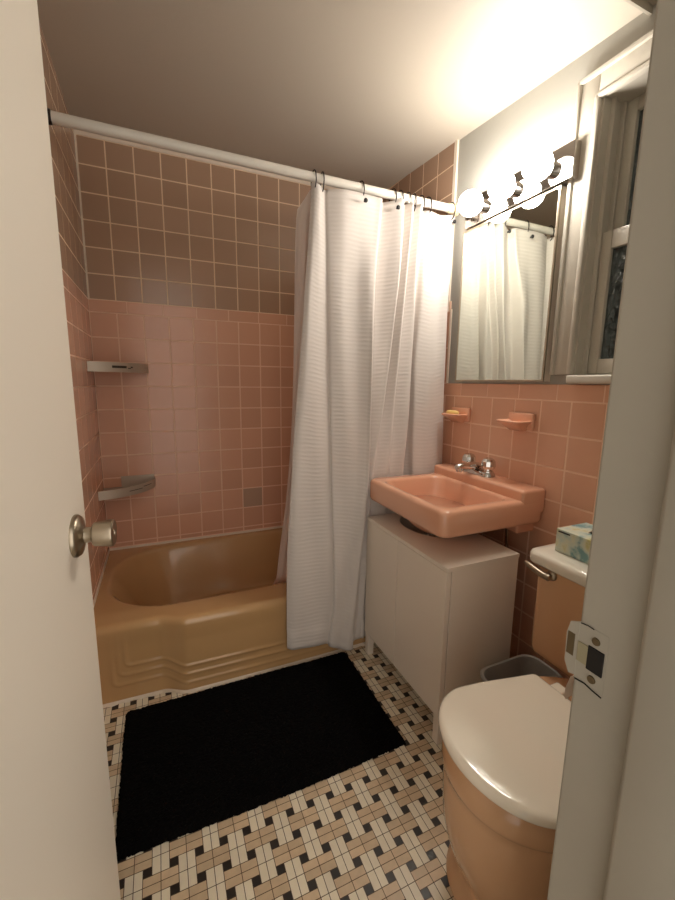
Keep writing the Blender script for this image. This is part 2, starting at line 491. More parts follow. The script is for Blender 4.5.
bm = NB()                          # jamb lining
box(bm, W-.004, W+.16, -1.3065, -1.296, 1.157, 1.925, .001); box(bm, W-.004, W+.16, -1.81, -1.7985, 1.157, 1.925, .001)
box(bm, W-.004, W+.16, -1.80, -1.305, 1.915, 1.928, .001)
box(bm, W+.026, W+.034, -1.318, -1.305, 1.157, 1.92, .002); box(bm, W+.070, W+.078, -1.318, -1.305, 1.157, 1.92, .002)
obj('jamb_lining', bm, 'trimpaint', win)
bm = NB(); box(bm, W-.024, W+.035, -1.868, -1.2915, 1.1325, 1.158, .005, 3); box(bm, W+.02, W+.16, -1.80, -1.305, 1.14, 1.160)
obj('window_stool', bm, 'trimpaint', win, smooth=True, angle=40)
def sash(x0, x1, z0, z1, st, top, bot, nm):
    bm = NB(); ya, yb = -1.797, -1.308
    box(bm, x0, x1, yb-st, yb, z0, z1, .003); box(bm, x0, x1, ya, ya+st, z0, z1, .003)
    box(bm, x0, x1, ya+st, yb-st, z1-top, z1, .003); box(bm, x0, x1, ya+st, yb-st, z0, z0+bot, .003)
    s = obj(nm, bm, 'trimpaint', win, smooth=True, angle=35)
    bm = NB(); box(bm, x0+.012, x0+.016, ya+st-.004, yb-st+.004, z0+bot-.004, z1-top+.004)
    g = obj('pane', bm, 'glass', None); g.parent = s
sash(W+.036, W+.066, 1.162, 1.566, .037, .050, .044, 'sash')
sash(W+.080, W+.110, 1.520, 1.915, .037, .035, .046, 'sash')

# ------------------------------------------------------------------ bathtub
def smin_step(x): return sstep(.222, .312, x)*(1-sstep(W-.312, W-.222, x))
def apron_y(x): return .706 + .036*smin_step(x) + .012*math.sin(PI*max(0, min(1, x/W)))
def basin(x, y):
    x0, x1, y0, y1, r = .045, W-.06, .045, .622, .235
    cx, cy = (x0+x1)/2, (y0+y1)/2
    qx = abs(x-cx) - (x1-x0)/2 + r; qy = abs(-y-cy) - (y1-y0)/2 + r
    d = math.hypot(max(qx, 0), max(qy, 0)) + min(max(qx, qy), 0) - r
    return -d
TH = .297; RL = .026
def rim_z(x, y):
    d = basin(x, y)
    k = .20 if x < .35 else .15
    k = .12 + .07*(1-sstep(.15, .5, x))
    if d <= -.012: return TH
    t = max(0, min(1, (d+.012)/k))
    return TH - .255*(t*t*(3-2*t))**.72
def ridge(x, z):
    a = 0.; sh = .029*smin_step(x)
    xm = min(x, W-x)
    for zk, xk in ((.134, .108), (.101, .087), (.066, .066)):
        r = .02
        zz = zk - sh
        u = max(r-(xm-xk), 0); v = max(r-(z-zz), 0)
        dd = abs(math.hypot(u, v) - r)
        if u == 0 and v == 0: dd = r
        fade = 1 - .88*sstep(zz+.03, zz+.12, z)
        a += fade*.0034*math.exp(-(dd/.0062)**2)
    return a
NX, NT, NA = 240, 76, 74
def tubfn(u, v):
    x = .0015 + u*(W-.003); ya = apron_y(x)
    k = v*(NT+8+NA)
    if k <= NT:
        y = -.0015 - (k/NT)*(ya-RL-.0015); return (x, y, rim_z(x, y) - .004*sstep(ya-.10, ya-RL, -y))
    if k <= NT+8:
        t = (k-NT)/8*PI/2; return (x, -(ya-RL) - RL*math.sin(t), TH-.004 - RL + RL*math.cos(t))
    z = (TH-.004-RL)*(1-(k-NT-8)/NA)
    nose = .004*sstep(.20, .26, z)
    tuck = .010*(1-sstep(0, .03, z))*0
    return (x, -(ya - .004 + nose + ridge(x, z) - tuck), max(z, .001))
bm = NB(); grid(bm, tubfn, NX, NT+8+NA)
tub = obj('bathtub', bm, 'tubchina', smooth=True)
tag(tub, 'tan enamel bathtub with ribbed front apron along the tiled back wall', 'bathtub')
bm = NB()
xs_ = [.003 + (W-.006)*k/120 for k in range(121)]
rs = []
for k, x in enumerate(xs_):
    y = -apron_y(x) - .0005; w = .006 + .0025*math.sin(k*1.7) + .0015*math.sin(k*.53)
    rs.append([Vector((x, y+.004, .0005)), Vector((x, y-w, .0005)), Vector((x, y-w*.6, .0035)), Vector((x, y+.004, .008))])
rings(bm, rs)
cb = obj('caulk_bead', bm, 'caulk', tub); cb['label'] = 'whitish caulk line along the floor'

# ------------------------------------------------------------------ rod, rings, curtain, liner
RY, RZ = -.700, 1.838
rod = thing('shower_rod', 'white shower rod spanning from wall to wall over the tub', 'shower rod', (.7, RY, RZ))
bm = NB(); lathe(bm, (.030, RY, RZ), (1,0,0), [(0, .0135), (.001, .0155), (W-.072, .0155), (W-.071, .0135)], 28)
obj('tube', bm, 'rod', rod, smooth=True, angle=40)
bm = NB(); lathe(bm, (.0005, RY, RZ), (1,0,0), [(0, .026), (.004, .026), (.008, .020), (.034, .0185), (.036, .015)], 28)
e = obj('end_cap', bm, 'bronze', rod, smooth=True, angle=40); e['label'] = 'dark bronze end cap'
bm = NB(); lathe(bm, (W-.0005, RY, RZ), (-1,0,0), [(0, .024), (.006, .024), (.010, .019), (.046, .0185), (.048, .015)], 28)
e = obj('end_cap', bm, 'rodend', rod, smooth=True, angle=40); e['label'] = 'yellowed plastic end cap'

RX = [.806, .838, .992, 1.130, 1.161, 1.198, 1.225, 1.258, 1.292, 1.408]
RL_ = ['leftmost dark curtain ring, at the bunched corner of the curtain',
       'dark curtain ring second from left, just beside the leftmost one',
       'dark curtain ring standing alone third from left, button below it',
       'dark curtain ring fourth from left, button below, left of the ring cluster',
       'dark curtain ring fifth from left, first of the tight ring cluster without a button',
       'dark curtain ring sixth from left, second of the tight ring cluster',
       'dark curtain ring in the middle of the tight cluster, seventh from left',
       'dark curtain ring eighth from left, fourth of the tight ring cluster',
       'dark curtain ring ninth from left, last of the tight ring cluster',
       'dark curtain ring alone at the right end of the rod near the bulbs']
def ring_mesh():
    bm = NB(); pts = []
    for k in range(29):
        a = PI*2*k/28 + PI/2
        pts.append((0, .0205*math.cos(a), -.010 + .033*math.sin(a)))
    tube(bm, pts[:-1] + [pts[0]], .0021, 8)
    return bm
hole = {2: 1, 3: 1, 9: 1}
for k, x in enumerate(RX):
    t = thing('curtain_ring', RL_[k], 'curtain ring', (x, RY, RZ), 'dark rings holding the shower curtain')
    r = obj('hoop', ring_mesh(), 'bronze', None, smooth=True); r.parent = t
    r.rotation_euler = (0, 0, random.uniform(-.25, .25))
    if k in hole:
        bm = NB(); lathe(bm, (0, -.040 if k != 9 else -.024, -.057), (0, -1, 0), [(-.010, .003), (-.002, .003), (0, .0075), (.003, .0082), (.006, .006), (.0075, .002)], 18)
        bt = obj('button', bm, 'black', None, smooth=True); bt.parent = t

# curtain columns: (z, x, y) from top to hem, read left to right
CC = [
 [(1.817,.797,-.700),(1.42,.759,-.728),(.79,.699,-.768),(.47,.674,-.783),(.108,.668,-.790)],
 [(1.817,.806,-.712),(1.42,.776,-.742),(.79,.722,-.780),(.47,.700,-.795),(.100,.694,-.802)],
 [(1.811,.822,-.716),(1.42,.812,-.735),(.79,.790,-.765),(.47,.780,-.780),(.088,.770,-.790)],
 [(1.805,.850,-.698),(1.34,.856,-.718),(.77,.861,-.746),(.25,.864,-.768),(.074,.838,-.778)],
 [(1.807,.862,-.706),(1.34,.864,-.730),(.77,.867,-.758),(.25,.872,-.782),(.066,.848,-.790)],
 [(1.811,.915,-.722),(1.34,.905,-.742),(.77,.915,-.766),(.25,.905,-.785),(.052,.880,-.793)],
 [(1.814,.985,-.716),(1.42,.968,-.738),(.80,.965,-.770),(.25,.925,-.790),(.042,.905,-.797)],
 [(1.814,1.045,-.712),(1.49,1.012,-.752),(.80,.996,-.786),(.25,.946,-.803),(.036,.930,-.806)],
 [(1.811,1.074,-.716),(1.49,1.034,-.750),(1.10,1.014,-.782),(.78,1.008,-.792),(.22,.958,-.803),(.036,.944,-.804)],
 [(1.809,1.086,-.690),(1.49,1.046,-.700),(1.10,1.024,-.722),(.78,1.016,-.740),(.22,.972,-.778),(.046,.958,-.780)],
 [(1.813,1.122,-.712),(1.49,1.088,-.712),(1.10,1.046,-.728),(.78,1.018,-.744),(.22,.985,-.770),(.052,.978,-.772)],
 [(1.817,1.150,-.728),(1.57,1.134,-.738),(1.35,1.110,-.742),(1.10,1.078,-.752),(.76,1.028,-.756),(.056,.992,-.776)],
 [(1.817,1.164,-.728),(1.57,1.148,-.742),(1.35,1.124,-.748),(1.10,1.092,-.758),(.76,1.040,-.762),(.056,1.004,-.777)],
 [(1.811,1.172,-.690),(1.57,1.158,-.698),(1.35,1.134,-.705),(1.10,1.104,-.720),(.76,1.056,-.745),(.056,1.020,-.768)],
 [(1.817,1.206,-.728),(1.56,1.182,-.742),(1.30,1.154,-.750),(.98,1.130,-.757),(.76,1.108,-.762),(.056,1.075,-.777)],
 [(1.811,1.214,-.692),(1.56,1.192,-.705),(1.30,1.166,-.718),(.98,1.143,-.735),(.76,1.124,-.752),(.056,1.095,-.768)],
 [(1.819,1.246,-.728),(1.57,1.226,-.740),(1.26,1.216,-.748),(1.02,1.204,-.756),(.76,1.186,-.762),(.056,1.165,-.777)],
 [(1.815,1.256,-.690),(1.57,1.236,-.692),(1.26,1.226,-.690),(1.02,1.214,-.690),(.76,1.198,-.700),(.056,1.180,-.766)],
 [(1.811,1.276,-.690),(1.47,1.254,-.702),(1.17,1.238,-.716),(.75,1.238,-.722),(.056,1.235,-.768)],
 [(1.807,1.296,-.712),(1.47,1.266,-.726),(1.17,1.244,-.742),(.75,1.246,-.750),(.056,1.250,-.777)],
 [(1.795,1.330,-.722),(1.45,1.310,-.742),(1.10,1.300,-.752),(.75,1.300,-.757),(.056,1.300,-.777)],
 [(1.805,1.370,-.706),(1.45,1.360,-.728),(1.10,1.352,-.742),(.75,1.352,-.750),(.056,1.350,-.774)],
 [(1.817,1.424,-.704),(1.40,1.404,-.716),(.75,1.402,-.742),(.056,1.400,-.772)],
]
def col_at(c, s):
    """point of a column at s in 0..1 from top to hem."""
    z = c[0][0] + (c[-1][0]-c[0][0])*s
    for i in range(len(c)-1):
        if z >= c[i+1][0] - 1e-9:
            t = i + (c[i][0]-z)/(c[i][0]-c[i+1][0]); break
    return Vector((cat([p[1] for p in c], t), cat([p[2] for p in c], t), z))
NV = 110; SUB = 7
arc = [0.]
for a, b in zip(CC, CC[1:]): arc.append(arc[-1] + max(.03, (col_at(a, .5)-col_at(b, .5)).length))
samp = [[col_at(c, j/NV) for c in CC] for j in range(NV+1)]
NU = (len(CC)-1)*SUB
def curfn(u, v):
    j = round(v*NV); t = u*(len(CC)-1); r = samp[j]
    x = cat([p.x for p in r], t); y = cat([p.y for p in r], t); z = cat([p.z for p in r], t)
    y += .0022*math.sin(x*47 + z*5.3) * sstep(0, .2, v) + .0012*math.sin(x*23 - z*17)
    if v > .955: y -= .004 + .002*math.sin(u*70)
    if y > -.7685 and z < .31: y = -.7685
    return (x, y, z)
bm = NB(); grid(bm, curfn, NU, NV, uvfn=lambda u, v: (cat(arc, u*(len(CC)-1)), v*1.75))
cur = obj('shower_curtain', bm, 'fabric', smooth=True)
tag(cur, 'white seersucker shower curtain hanging in folds from the rod', 'shower curtain')
so = cur.modifiers.new('thickness', 'SOLIDIFY'); so.thickness = .0012; so.offset = 0

LC = [
 [(1.800,.796,-.690),(1.73,.752,-.672),(1.40,.746,-.660),(1.05,.740,-.652),(.74,.722,-.640),(.305,.684,-.592),(.20,.680,-.50)],
 [(1.806,.815,-.688),(1.70,.782,-.680),(1.40,.776,-.672),(1.05,.766,-.664),(.74,.750,-.652),(.305,.712,-.598),(.20,.705,-.50)],
 [(1.800,.850,-.680),(1.70,.840,-.662),(1.40,.835,-.652),(1.05,.83,-.645),(.74,.82,-.638),(.305,.79,-.594),(.20,.78,-.50)],
 [(1.80,.96,-.684),(1.40,.95,-.668),(.74,.93,-.648),(.305,.91,-.594),(.20,.90,-.50)],
 [(1.80,1.12,-.682),(1.40,1.08,-.655),(.74,1.06,-.640),(.305,1.02,-.594),(.20,1.0,-.50)],
 [(1.80,1.25,-.684),(1.40,1.22,-.668),(.74,1.20,-.648),(.305,1.09,-.594),(.20,1.06,-.50)],
 [(1.80,1.40,-.682),(1.40,1.37,-.66),(.74,1.34,-.645),(.305,1.15,-.585),(.20,1.10,-.49)],
]
def linfn(u, v):
    t = u*(len(LC)-1); r = [col_at(c, v) for c in LC]
    return (cat([p.x for p in r], t), cat([p.y for p in r], t) + .003*math.sin(u*60+v*3)*sstep(0,.15,v), cat([p.z for p in r], t))
bm = NB(); grid(bm, linfn, 60, 50)
ln = obj('shower_liner', bm, 'liner', smooth=True)
tag(ln, 'frosted vinyl shower liner behind the white curtain, tucked into the tub', 'shower liner')

# ------------------------------------------------------------------ corner shelves
def shelf_curve(k, n, inset=0.):
    """quarter bow from the left wall out to the back wall."""
    t = k/n
    A = Vector((.002, -.205+inset, 0)); B = Vector((.226-inset, -.002, 0)); C1 = Vector((.12-inset*.7, -.195+inset, 0)); C2 = Vector((.226-inset, -.10+inset*.7, 0))
    return A*(1-t)**3 + C1*3*t*(1-t)**2 + C2*3*t*t*(1-t) + B*t**3
def corner_shelf(z0, z1, label, slots, backrim):
    t = thing('corner_shelf', label, 'corner shelf', (.05, -.05, z0), 'steel corner shelves in the shower')
    bm = NB(); n = 28
    o = [shelf_curve(k, n) for k in range(n+1)]; i = [shelf_curve(k, n, .0035) for k in range(n+1)]
    rs = [[Vector((p.x, p.y, z0)), Vector((p.x, p.y, z1)), Vector((q.x, q.y, z1)), Vector((q.x, q.y, z0))] for p, q in zip(o, i)]
    rings(bm, rs); obj('front_band', bm, 'shelf', t, smooth=True, angle=30)
    bm = NB(); pl = [Vector((.002, -.002, 0))] + i
    rings(bm, [[p + Vector((0,0,z0+.003)) for p in pl], [p + Vector((0,0,z0+.006)) for p in pl]])
    obj('tray', bm, 'shelf', t)
    if backrim:
        bm = NB(); box(bm, .076, .222, -.006, -.002, z0, z1+.018, .001); obj('back_plate', bm, 'shelf', t)
    def mark(k0, k1, za, zb, m, nm):
        bm = NB(); rs = []
        for s in range(7):
            p = shelf_curve(k0 + (k1-k0)*s/6, 1.); q = shelf_curve(k0 + (k1-k0)*s/6, 1., -.0006)
            rs.append([Vector((p.x, p.y, za)), Vector((p.x, p.y, zb)), Vector((q.x, q.y, zb)), Vector((q.x, q.y, za))])
        rings(bm, rs); obj(nm, bm, m, t)
    for s in slots: mark(*s)
    return t
corner_shelf(1.1585, 1.200, 'upper steel corner shelf with a dark slot in its band', [(.26,.44,1.176,1.186,'shelfdark','slot'), (.46,.50,1.174,1.178,'shelfdark','slot'), (.50,.53,1.178,1.184,'shelfdark','slot'), (.77,.90,1.177,1.186,'shelflight','stamped_mark')], False)
corner_shelf(.608, .648, 'lower steel corner shelf with plate along the back tile', [(.36,.56,.6275,.6305,'shelfdark','slot'), (.58,.76,.634,.637,'shelfdark','slot')], True)

# ------------------------------------------------------------------ bath mat
bm = NB()
RX0, RX1, RY0, RY1 = .106, .924, -1.248, -.772
def rugfn(u, v):
    x = RX0 + u*(RX1-RX0); y = RY0 + v*(RY1-RY0)
    d = min(x-RX0, RX1-x, y-RY0, RY1-y)
    n = random.random()
    z = .004 + .011*(1-(1-min(1, d/.012))**2) + .004*n*min(1, d/.006)
    ex = .0035*(random.random()-.5); ey = .0035*(random.random()-.5)
    return (x+ex + .004*math.sin(y*9)*(.5-u), y+ey + .004*math.sin(x*7+1)*(1 if v < .5 else -.4), z)
V = grid(bm, rugfn, 170, 110)
bd = [V[i][0] for i in range(171)] + [V[170][j] for j in range(1, 111)] + [V[i][110] for i in range(169, -1, -1)] + [V[0][j] for j in range(109, 0, -1)]
lo = [bm.verts.new((v.co.x, v.co.y, .001)) for v in bd]
for k in range(len(bd)): bm.faces.new((bd[k], bd[(k+1) % len(bd)], lo[(k+1) % len(bd)], lo[k]))
bm.faces.new(lo)
tag(obj('bath_mat', bm, 'mat'), 'black rectangular bath mat lying on the tiled floor before the tub', 'bath mat')

# ------------------------------------------------------------------ vanity cabinet
CX0, CX1, CY0, CY1, CZ0, CZ1 = 1.007, 1.290, -1.287, -.792, .098, .597
cab = thing('vanity_cabinet', 'white two-door cabinet standing under the pink sink', 'cabinet', (1.19, -1.04, 0))
bm = NB()
box(bm, CX0+.0195, CX1, CY0, CY0+.016, CZ0, CZ1-.0125, .0012); box(bm, CX0+.0195, CX1, CY1-.016, CY1, CZ0, CZ1-.0125, .0012)
box(bm, CX0+.02, CX1, CY0+.016, CY1-.016, CZ0, CZ0+.016); box(bm, CX1-.006, CX1-.002, CY0+.016, CY1-.016, CZ0, .38)
n = 64
HX, HY, HA, HB = 1.180, -.960, .098, .132
def outl(z):
    o = []; x0, x1, y0, y1 = CX0-.002, CX1, CY0-.002, CY1
    for k in range(n):
        a = 2*PI*k/n; c, s = math.cos(a), math.sin(a)
        cx, cy = (x0+x1)/2, (y0+y1)/2
        m = max(abs(c)/((x1-x0)/2), abs(s)/((y1-y0)/2)); o.append(Vector((cx + c/m, cy + s/m, z)))
    for X in (x0, x1):
        for Y in (y0, y1):
            k = min(range(n), key=lambda q: (o[q]-Vector((X, Y, z))).length); o[k] = Vector((X, Y, z))
    return o
hol = lambda z: [Vector((HX + HA*math.cos(2*PI*k/n), HY + HB*math.sin(2*PI*k/n), z)) for k in range(n)]
rings(bm, [outl(CZ1-.012), outl(CZ1), hol(CZ1), hol(CZ1-.012)], loop=True)
obj('carcass', bm, 'white', cab)
for y0, y1 in ((CY0+.0005, -1.0235), (-1.0195, CY1-.0005)):
    bm = NB(); box(bm, CX0-.001, CX0+.016, y0, y1, CZ0+.001, CZ1-.0145, .0012)
    obj('door', bm, 'white', cab)
for x in (CX0+.003, CX1-.033):
    for y in (CY0+.002, CY1-.028):
        bm = NB(); box(bm, x, x+.026, y, y+.026, 0.0005, CZ0+.002, .001); obj('leg', bm, 'white', cab)

# ------------------------------------------------------------------ sink
SX0, SX1, SY0, SY1, SZ1 = 1.013, W-.001, -1.250, -.774, .752
sink = thing('sink', 'wall-hung pink porcelain sink over the white cabinet', 'sink', (1.22, -1.01, .672))
bm = NB()
def ov(i, z, r=.028): return rrect(SX0+i, SX1-.001, SY0+i, SY1-i, r, z, 10)
def inn(e, z, r, back=0.): return rrect(1.046+e, 1.322-e-back, -1.206+e, -.826-e, r, z, 10)
rings(bm, [ov(.10, .667), ov(.012, .666), ov(.004, .670), ov(.0, .680), ov(0, SZ1-.014), ov(.003, SZ1-.005), ov(.010, SZ1),
           inn(-.006, SZ1-.0005, .05), inn(.0, SZ1-.003, .05), inn(.004, SZ1-.012, .052), inn(.012, SZ1-.05, .056), inn(.024, SZ1-.092, .06), inn(.036, SZ1-.112, .058), inn(.056, SZ1-.121, .05), inn(.09, SZ1-.1245, .03), inn(.125, SZ1-.126, .008)])
box(bm, 1.330, SX1, SY0+.001, SY1-.001, .70, .787, .011, 4)
obj('bowl', bm, 'pinkchina', sink, smooth=True, angle=50)
bm = NB()                                        # underside of the bowl, dropping into the cut-out of the cabinet
def el(a, b, z): return [Vector((HX + a*math.cos(2*PI*k/40), HY-.040 + b*math.sin(2*PI*k/40), z)) for k in range(40)]
rings(bm, [el(.114, .168, .680), el(.110, .162, .655), el(.101, .150, .632), el(.082, .112, .610), el(.060, .072, .596), el(.045, .05, .585), el(.02, .02, .583)])
obj('underside', bm, 'pinkchina', sink, smooth=True)
for y0 in (-1.215, -.86):
    bm = NB(); box(bm, 1.355, W-.001, y0, y0+.055, .625, .678, .008, 3)
    obj('hanger_lug', bm, 'pinkchina', sink, smooth=True, angle=40)
bm = NB(); tube(bm, [(HX, HY-.02, .58), (HX, HY-.02, .46), (HX+.02, HY-.02, .43), (HX+.06, HY-.02, .42), (HX+.10, HY-.02, .44), (HX+.12, HY-.02, .46), (HX+.155, HY-.02, .47), (W-.004, HY-.02, .47)], .017)
obj('drain_pipe', bm, 'chrome', sink, smooth=True)
bm = NB(); tube(bm, [(1.402, -1.13, .70), (1.402, -1.13, .60), (1.41, -1.13, .52), (W-.003, -1.13, .50)], .006)
obj('supply_pipe', bm, 'chrome', sink, smooth=True)
bm = NB(); lathe(bm, (1.19, -1.01, SZ1-.126), (0,0,1), [(0, .024), (.002, .024), (.003, .02), (.0015, .012)], 28)
obj('drain', bm, 'chrome', sink, smooth=True, angle=40)
FC = Vector((1.380, -.985, .787))
bm = NB()
rings(bm, [rrect(FC.x-.026, FC.x+.026, FC.y-.078, FC.y+.078, .0255, FC.z, 8), rrect(FC.x-.026, FC.x+.026, FC.y-.078, FC.y+.078, .0255, FC.z+.010, 8), rrect(FC.x-.021, FC.x+.021, FC.y-.073, FC.y+.073, .0205, FC.z+.016, 8)])
fa = obj('faucet', bm, 'chrome', sink, smooth=True, angle=40)
def sub(nm, bm, m, par, top, **k):
    o = obj(nm, bm, m, None, **k); o.parent = par; return o
bm = NB()
def oval(cx, cz, w, h): return [Vector((cx + 0*math.sin(a), FC.y + w*math.cos(a), cz + h*math.sin(a))) for a in [2*PI*k/20 for k in range(20)]]
rings(bm, [oval(FC.x+.020, FC.z+.020, .018, .010), oval(FC.x, FC.z+.026, .022, .018), oval(FC.x-.03, FC.z+.033, .019, .016), oval(FC.x-.07, FC.z+.036, .015, .012), oval(FC.x-.098, FC.z+.034, .013, .011), oval(FC.x-.106, FC.z+.031, .010, .008)])
lathe(bm, (FC.x-.092, FC.y, FC.z+.034), (0,0,-1), [(0, .0115), (.020, .0115), (.021, .009)], 20)
sub('spout', bm, 'chrome', fa, sink, smooth=True, angle=45)
for s in (-1, 1):
    bm = NB(); lathe(bm, (FC.x, FC.y + s*.052, FC.z+.014), (0,0,1), [(0, .022), (.006, .020), (.010, .014), (.014, .014), (.016, .023), (.026, .027), (.044, .025), (.053, .018), (.057, .007), (.0575, 0)], 12)
    sub('handle', bm, 'chrome', fa, sink)

# ------------------------------------------------------------------ soap dishes and soap
def soap_dish(yc, zc, label, tray):
    t = thing('soap_dish', label, 'soap dish', (W, yc, zc-.02), 'pink soap dishes on the tiled wall')
    bm = NB(); box(bm, W-.016, W-.0005, yc-.054, yc+.054, zc-.030, zc+.028, .006, 3)
    obj('back_plate', bm, 'pinkchina', t, smooth=True, angle=40)
    bm = NB()
    def o(e, z, x0): return rrect(x0+e, W-.008, yc-.052+e, yc+.052-e, .016, z, 6)
    x0 = W-tray
    rings(bm, [rrect(W-.035, W-.008, yc-.030, yc+.030, .010, zc-.034, 6), o(.014, zc-.014, x0), o(.003, zc-.006, x0), o(0, zc, x0), o(.0035, zc+.003, x0), o(.008, zc+.001, x0), o(.014, zc-.004, x0), o(.03, zc-.005, x0)])
    obj('tray', bm, 'pinkchina', t, smooth=True, angle=50)
    return t
soap_dish(-.811, 1.003, 'pink wall soap dish beside the curtain, holding yellow soap', .078)
soap_dish(-1.125, 1.003, 'empty pink wall soap dish right of the faucet, below the mirror', .084)
bm = NB()
c = Vector((W-.046, -.803, 1.0085)); rs = []
for h, k in ((-.0095, .6), (-.008, .85), (-.003, 1), (.003, 1), (.008, .82), (.0098, .5)):
    rs.append([c + Vector((k*.017*math.cos(a), k*.036*math.sin(a), h)) for a in [2*PI*q/24 for q in range(24)]])
rings(bm, rs)
tag(obj('soap_bar', bm, 'soap', smooth=True), 'small yellow soap bar lying in the left soap dish', 'soap')

# ------------------------------------------------------------------ medicine cabinet and light bar
mc = thing('medicine_cabinet', 'mirrored medicine cabinet on the white wall above the sink', 'mirror', (W, -.985, 1.137))
MX = W-.028; MY0, MY1, MZ0, MZ1 = -1.214, -.784, 1.139, 1.722
bm = NB(); box(bm, MX+.005, W+.006, MY0, MY1, MZ0, MZ1, .001); obj('cabinet_body', bm, 'white', mc)
bm = NB(); box(bm, MX+.001, MX+.005, MY0+.003, MY1-.003, MZ0+.003, MZ1-.003); obj('mirror_glass', bm, 'mirror', mc)
bm = NB()
w = .006
box(bm, MX-.001, MX+.006, MY0-.001, MY0+w, MZ0-.001, MZ1+.001, .001); box(bm, MX-.001, MX+.006, MY1-w, MY1+.001, MZ0-.001, MZ1+.001, .001)
box(bm, MX-.001, MX+.006, MY0+w, MY1-w, MZ0-.001, MZ0+w, .001); box(bm, MX-.001, MX+.006, MY0+w, MY1-w, MZ1-w, MZ1+.001, .001)
obj('mirror_frame', bm, 'nickel', mc)

vl = thing('vanity_light', 'chrome bar light with three lit globe bulbs above the mirror', 'wall light', (W, -1.03, 1.78))
bm = NB(); box(bm, W-.038, W+.006, -1.256, -.800, 1.726, 1.826, .002); obj('backplate', bm, 'mirrorbar', vl)
for y in (-.894, -1.040, -1.181):
    bm = NB(); lathe(bm, (W-.038, y, 1.776), (-1,0,0), [(0, .024), (.002, .024), (.019, .0235), (.021, .021), (.021, .016)], 28)
    obj('socket', bm, 'chrome', vl, smooth=True, angle=40)
    bm = NB(); pr = [(.014, .014), (.018, .0155), (.021, .020)]
    R_ = .0430; cz = .021 + .037
    for k in range(1, 15):
        a = PI - .52 - k*(PI-.52)/14; pr.append((cz + R_*math.cos(a), max(R_*math.sin(a), 1e-4)))
    lathe(bm, (W-.038, y, 1.776), (-1,0,0), pr, 28)
    obj('bulb', bm, 'bulb', vl, smooth=True)

# ------------------------------------------------------------------ toilet
TY = -1.655
to = thing('toilet', 'pink toilet with closed white lid beside the cabinet', 'toilet', (1.05, TY, 0))
def egg(xf, xb, b, z, xc=None, e=2.0, n=56):
    xc = (xf+xb)/2 if xc is None else xc; o = []
    for k in range(n):
        a = 2*PI*k/n; c, s = math.cos(a), math.sin(a)
        ex = 2/e
        px = abs(c)**ex*(1 if c > 0 else -1); py = abs(s)**ex*(1 if s > 0 else -1)
        o.append(Vector((xc + (xb-xc if c > 0 else xc-xf)*px, TY + b*py, z)))
    return o
bm = NB()
rings(bm, [egg(.804, 1.27, .152, .001, 1.02, 2.8), egg(.804, 1.27, .152, .010, 1.02, 2.8), egg(.812, 1.26, .145, .022, 1.02, 2.7), egg(.822, 1.25, .136, .04, 1.02, 2.6),
           egg(.818, 1.25, .136, .065, 1.01, 2.5), egg(.800, 1.25, .144, .10, 1.0, 2.4), egg(.782, 1.25, .154, .15, .98, 2.25), egg(.770, 1.25, .161, .20, .97, 2.15), egg(.765, 1.25, .164, .26, .97, 2.1), egg(.764, 1.25, .164, .305, .97, 2.1),
           egg(.766, 1.25, .162, .322, .97, 2.1), egg(.761, 1.25, .168, .328, .97, 2.1), egg(.758, 1.25, .170, .338, .97, 2.1), egg(.758, 1.25, .170, .372, .97, 2.1), egg(.766, 1.24, .162, .382, .97, 2.1)])
box(bm, 1.12, 1.41, TY-.125, TY+.125, .24, .365, .02, 3)
obj('bowl', bm, 'toiletchina', to, smooth=True, angle=50)
bm = NB()
f = egg(.806, 1.275, .156, .0008, 1.02, 2.8); g = egg(.816, 1.26, .146, .0008, 1.02, 2.8)
rings(bm, [f, [p + Vector((0,0,.004)) for p in egg(.809, 1.272, .153, .001, 1.02, 2.8)], [p + Vector((0,0,.006)) for p in g], g], loop=True)
obj('caulk_ring', bm, 'caulk', to, smooth=True)
def lid_out(ins, z):
    o = []; xf, xc, b, bb, xb = .755+ins, .885, .162-ins, .127-ins*.9, 1.100-ins
    for k in range(31):
        a = -PI/2 + PI*k/30                      # blunt front arc
        o.append(Vector((xc - (xc-xf)*math.cos(a), TY - b*math.sin(a), z)))
    A = Vector((xc, TY-b, z)); B = Vector((xb-.012, TY-bb, z))
    for k in range(1, 9):
        t = k/8; p = A.lerp(B, t); p.y -= .006*math.sin(PI*t)*(1-t); o.append(p)
    for k in range(1, 6):
        a = PI/2*k/5; o.append(Vector((xb-.012 + .012*math.sin(a), TY-bb+.012 - .012*math.cos(a), z)))
    return o + [Vector((p.x, 2*TY-p.y, z)) for p in o[31:]][::-1]
bm = NB()
rings(bm, [lid_out(.020, .3825), lid_out(.013, .3835), lid_out(.011, .386), lid_out(.011, .391), lid_out(.016, .393), lid_out(.03, .3932)])
obj('seat', bm, 'whiteplastic', to, smooth=True, angle=50)
bm = NB()
rings(bm, [lid_out(.010, .3935), lid_out(.002, .3945), lid_out(0, .397), lid_out(0, .404), lid_out(.0025, .4085), lid_out(.007, .4115), lid_out(.014, .4128)] + [[Vector((.93 + (p.x-.93)*k, TY + (p.y-TY)*k, .4128 + h)) for p in lid_out(.014, .4128)] for k, h in ((.8, .0004), (.5, .0006), (.05, .0007))])
obj('lid', bm, 'whiteplastic', to, smooth=True, angle=60)
bm = NB()
for y in (TY-.07, TY+.07):
    bm = NB(); box(bm, 1.085, 1.135, y-.018, y+.018, .352, .402, .006, 3)
    obj('hinge', bm, 'whiteplastic', to, smooth=True, angle=40)
bm = NB()
def tk(i, z, r=.03): return rrect(1.207+i, 1.432, -1.908+i, -1.412-i, r, z, 6)
rings(bm, [tk(.05, .366), tk(.018, .3665), tk(.007, .370), tk(.002, .378), tk(0, .390), tk(0, .640)])
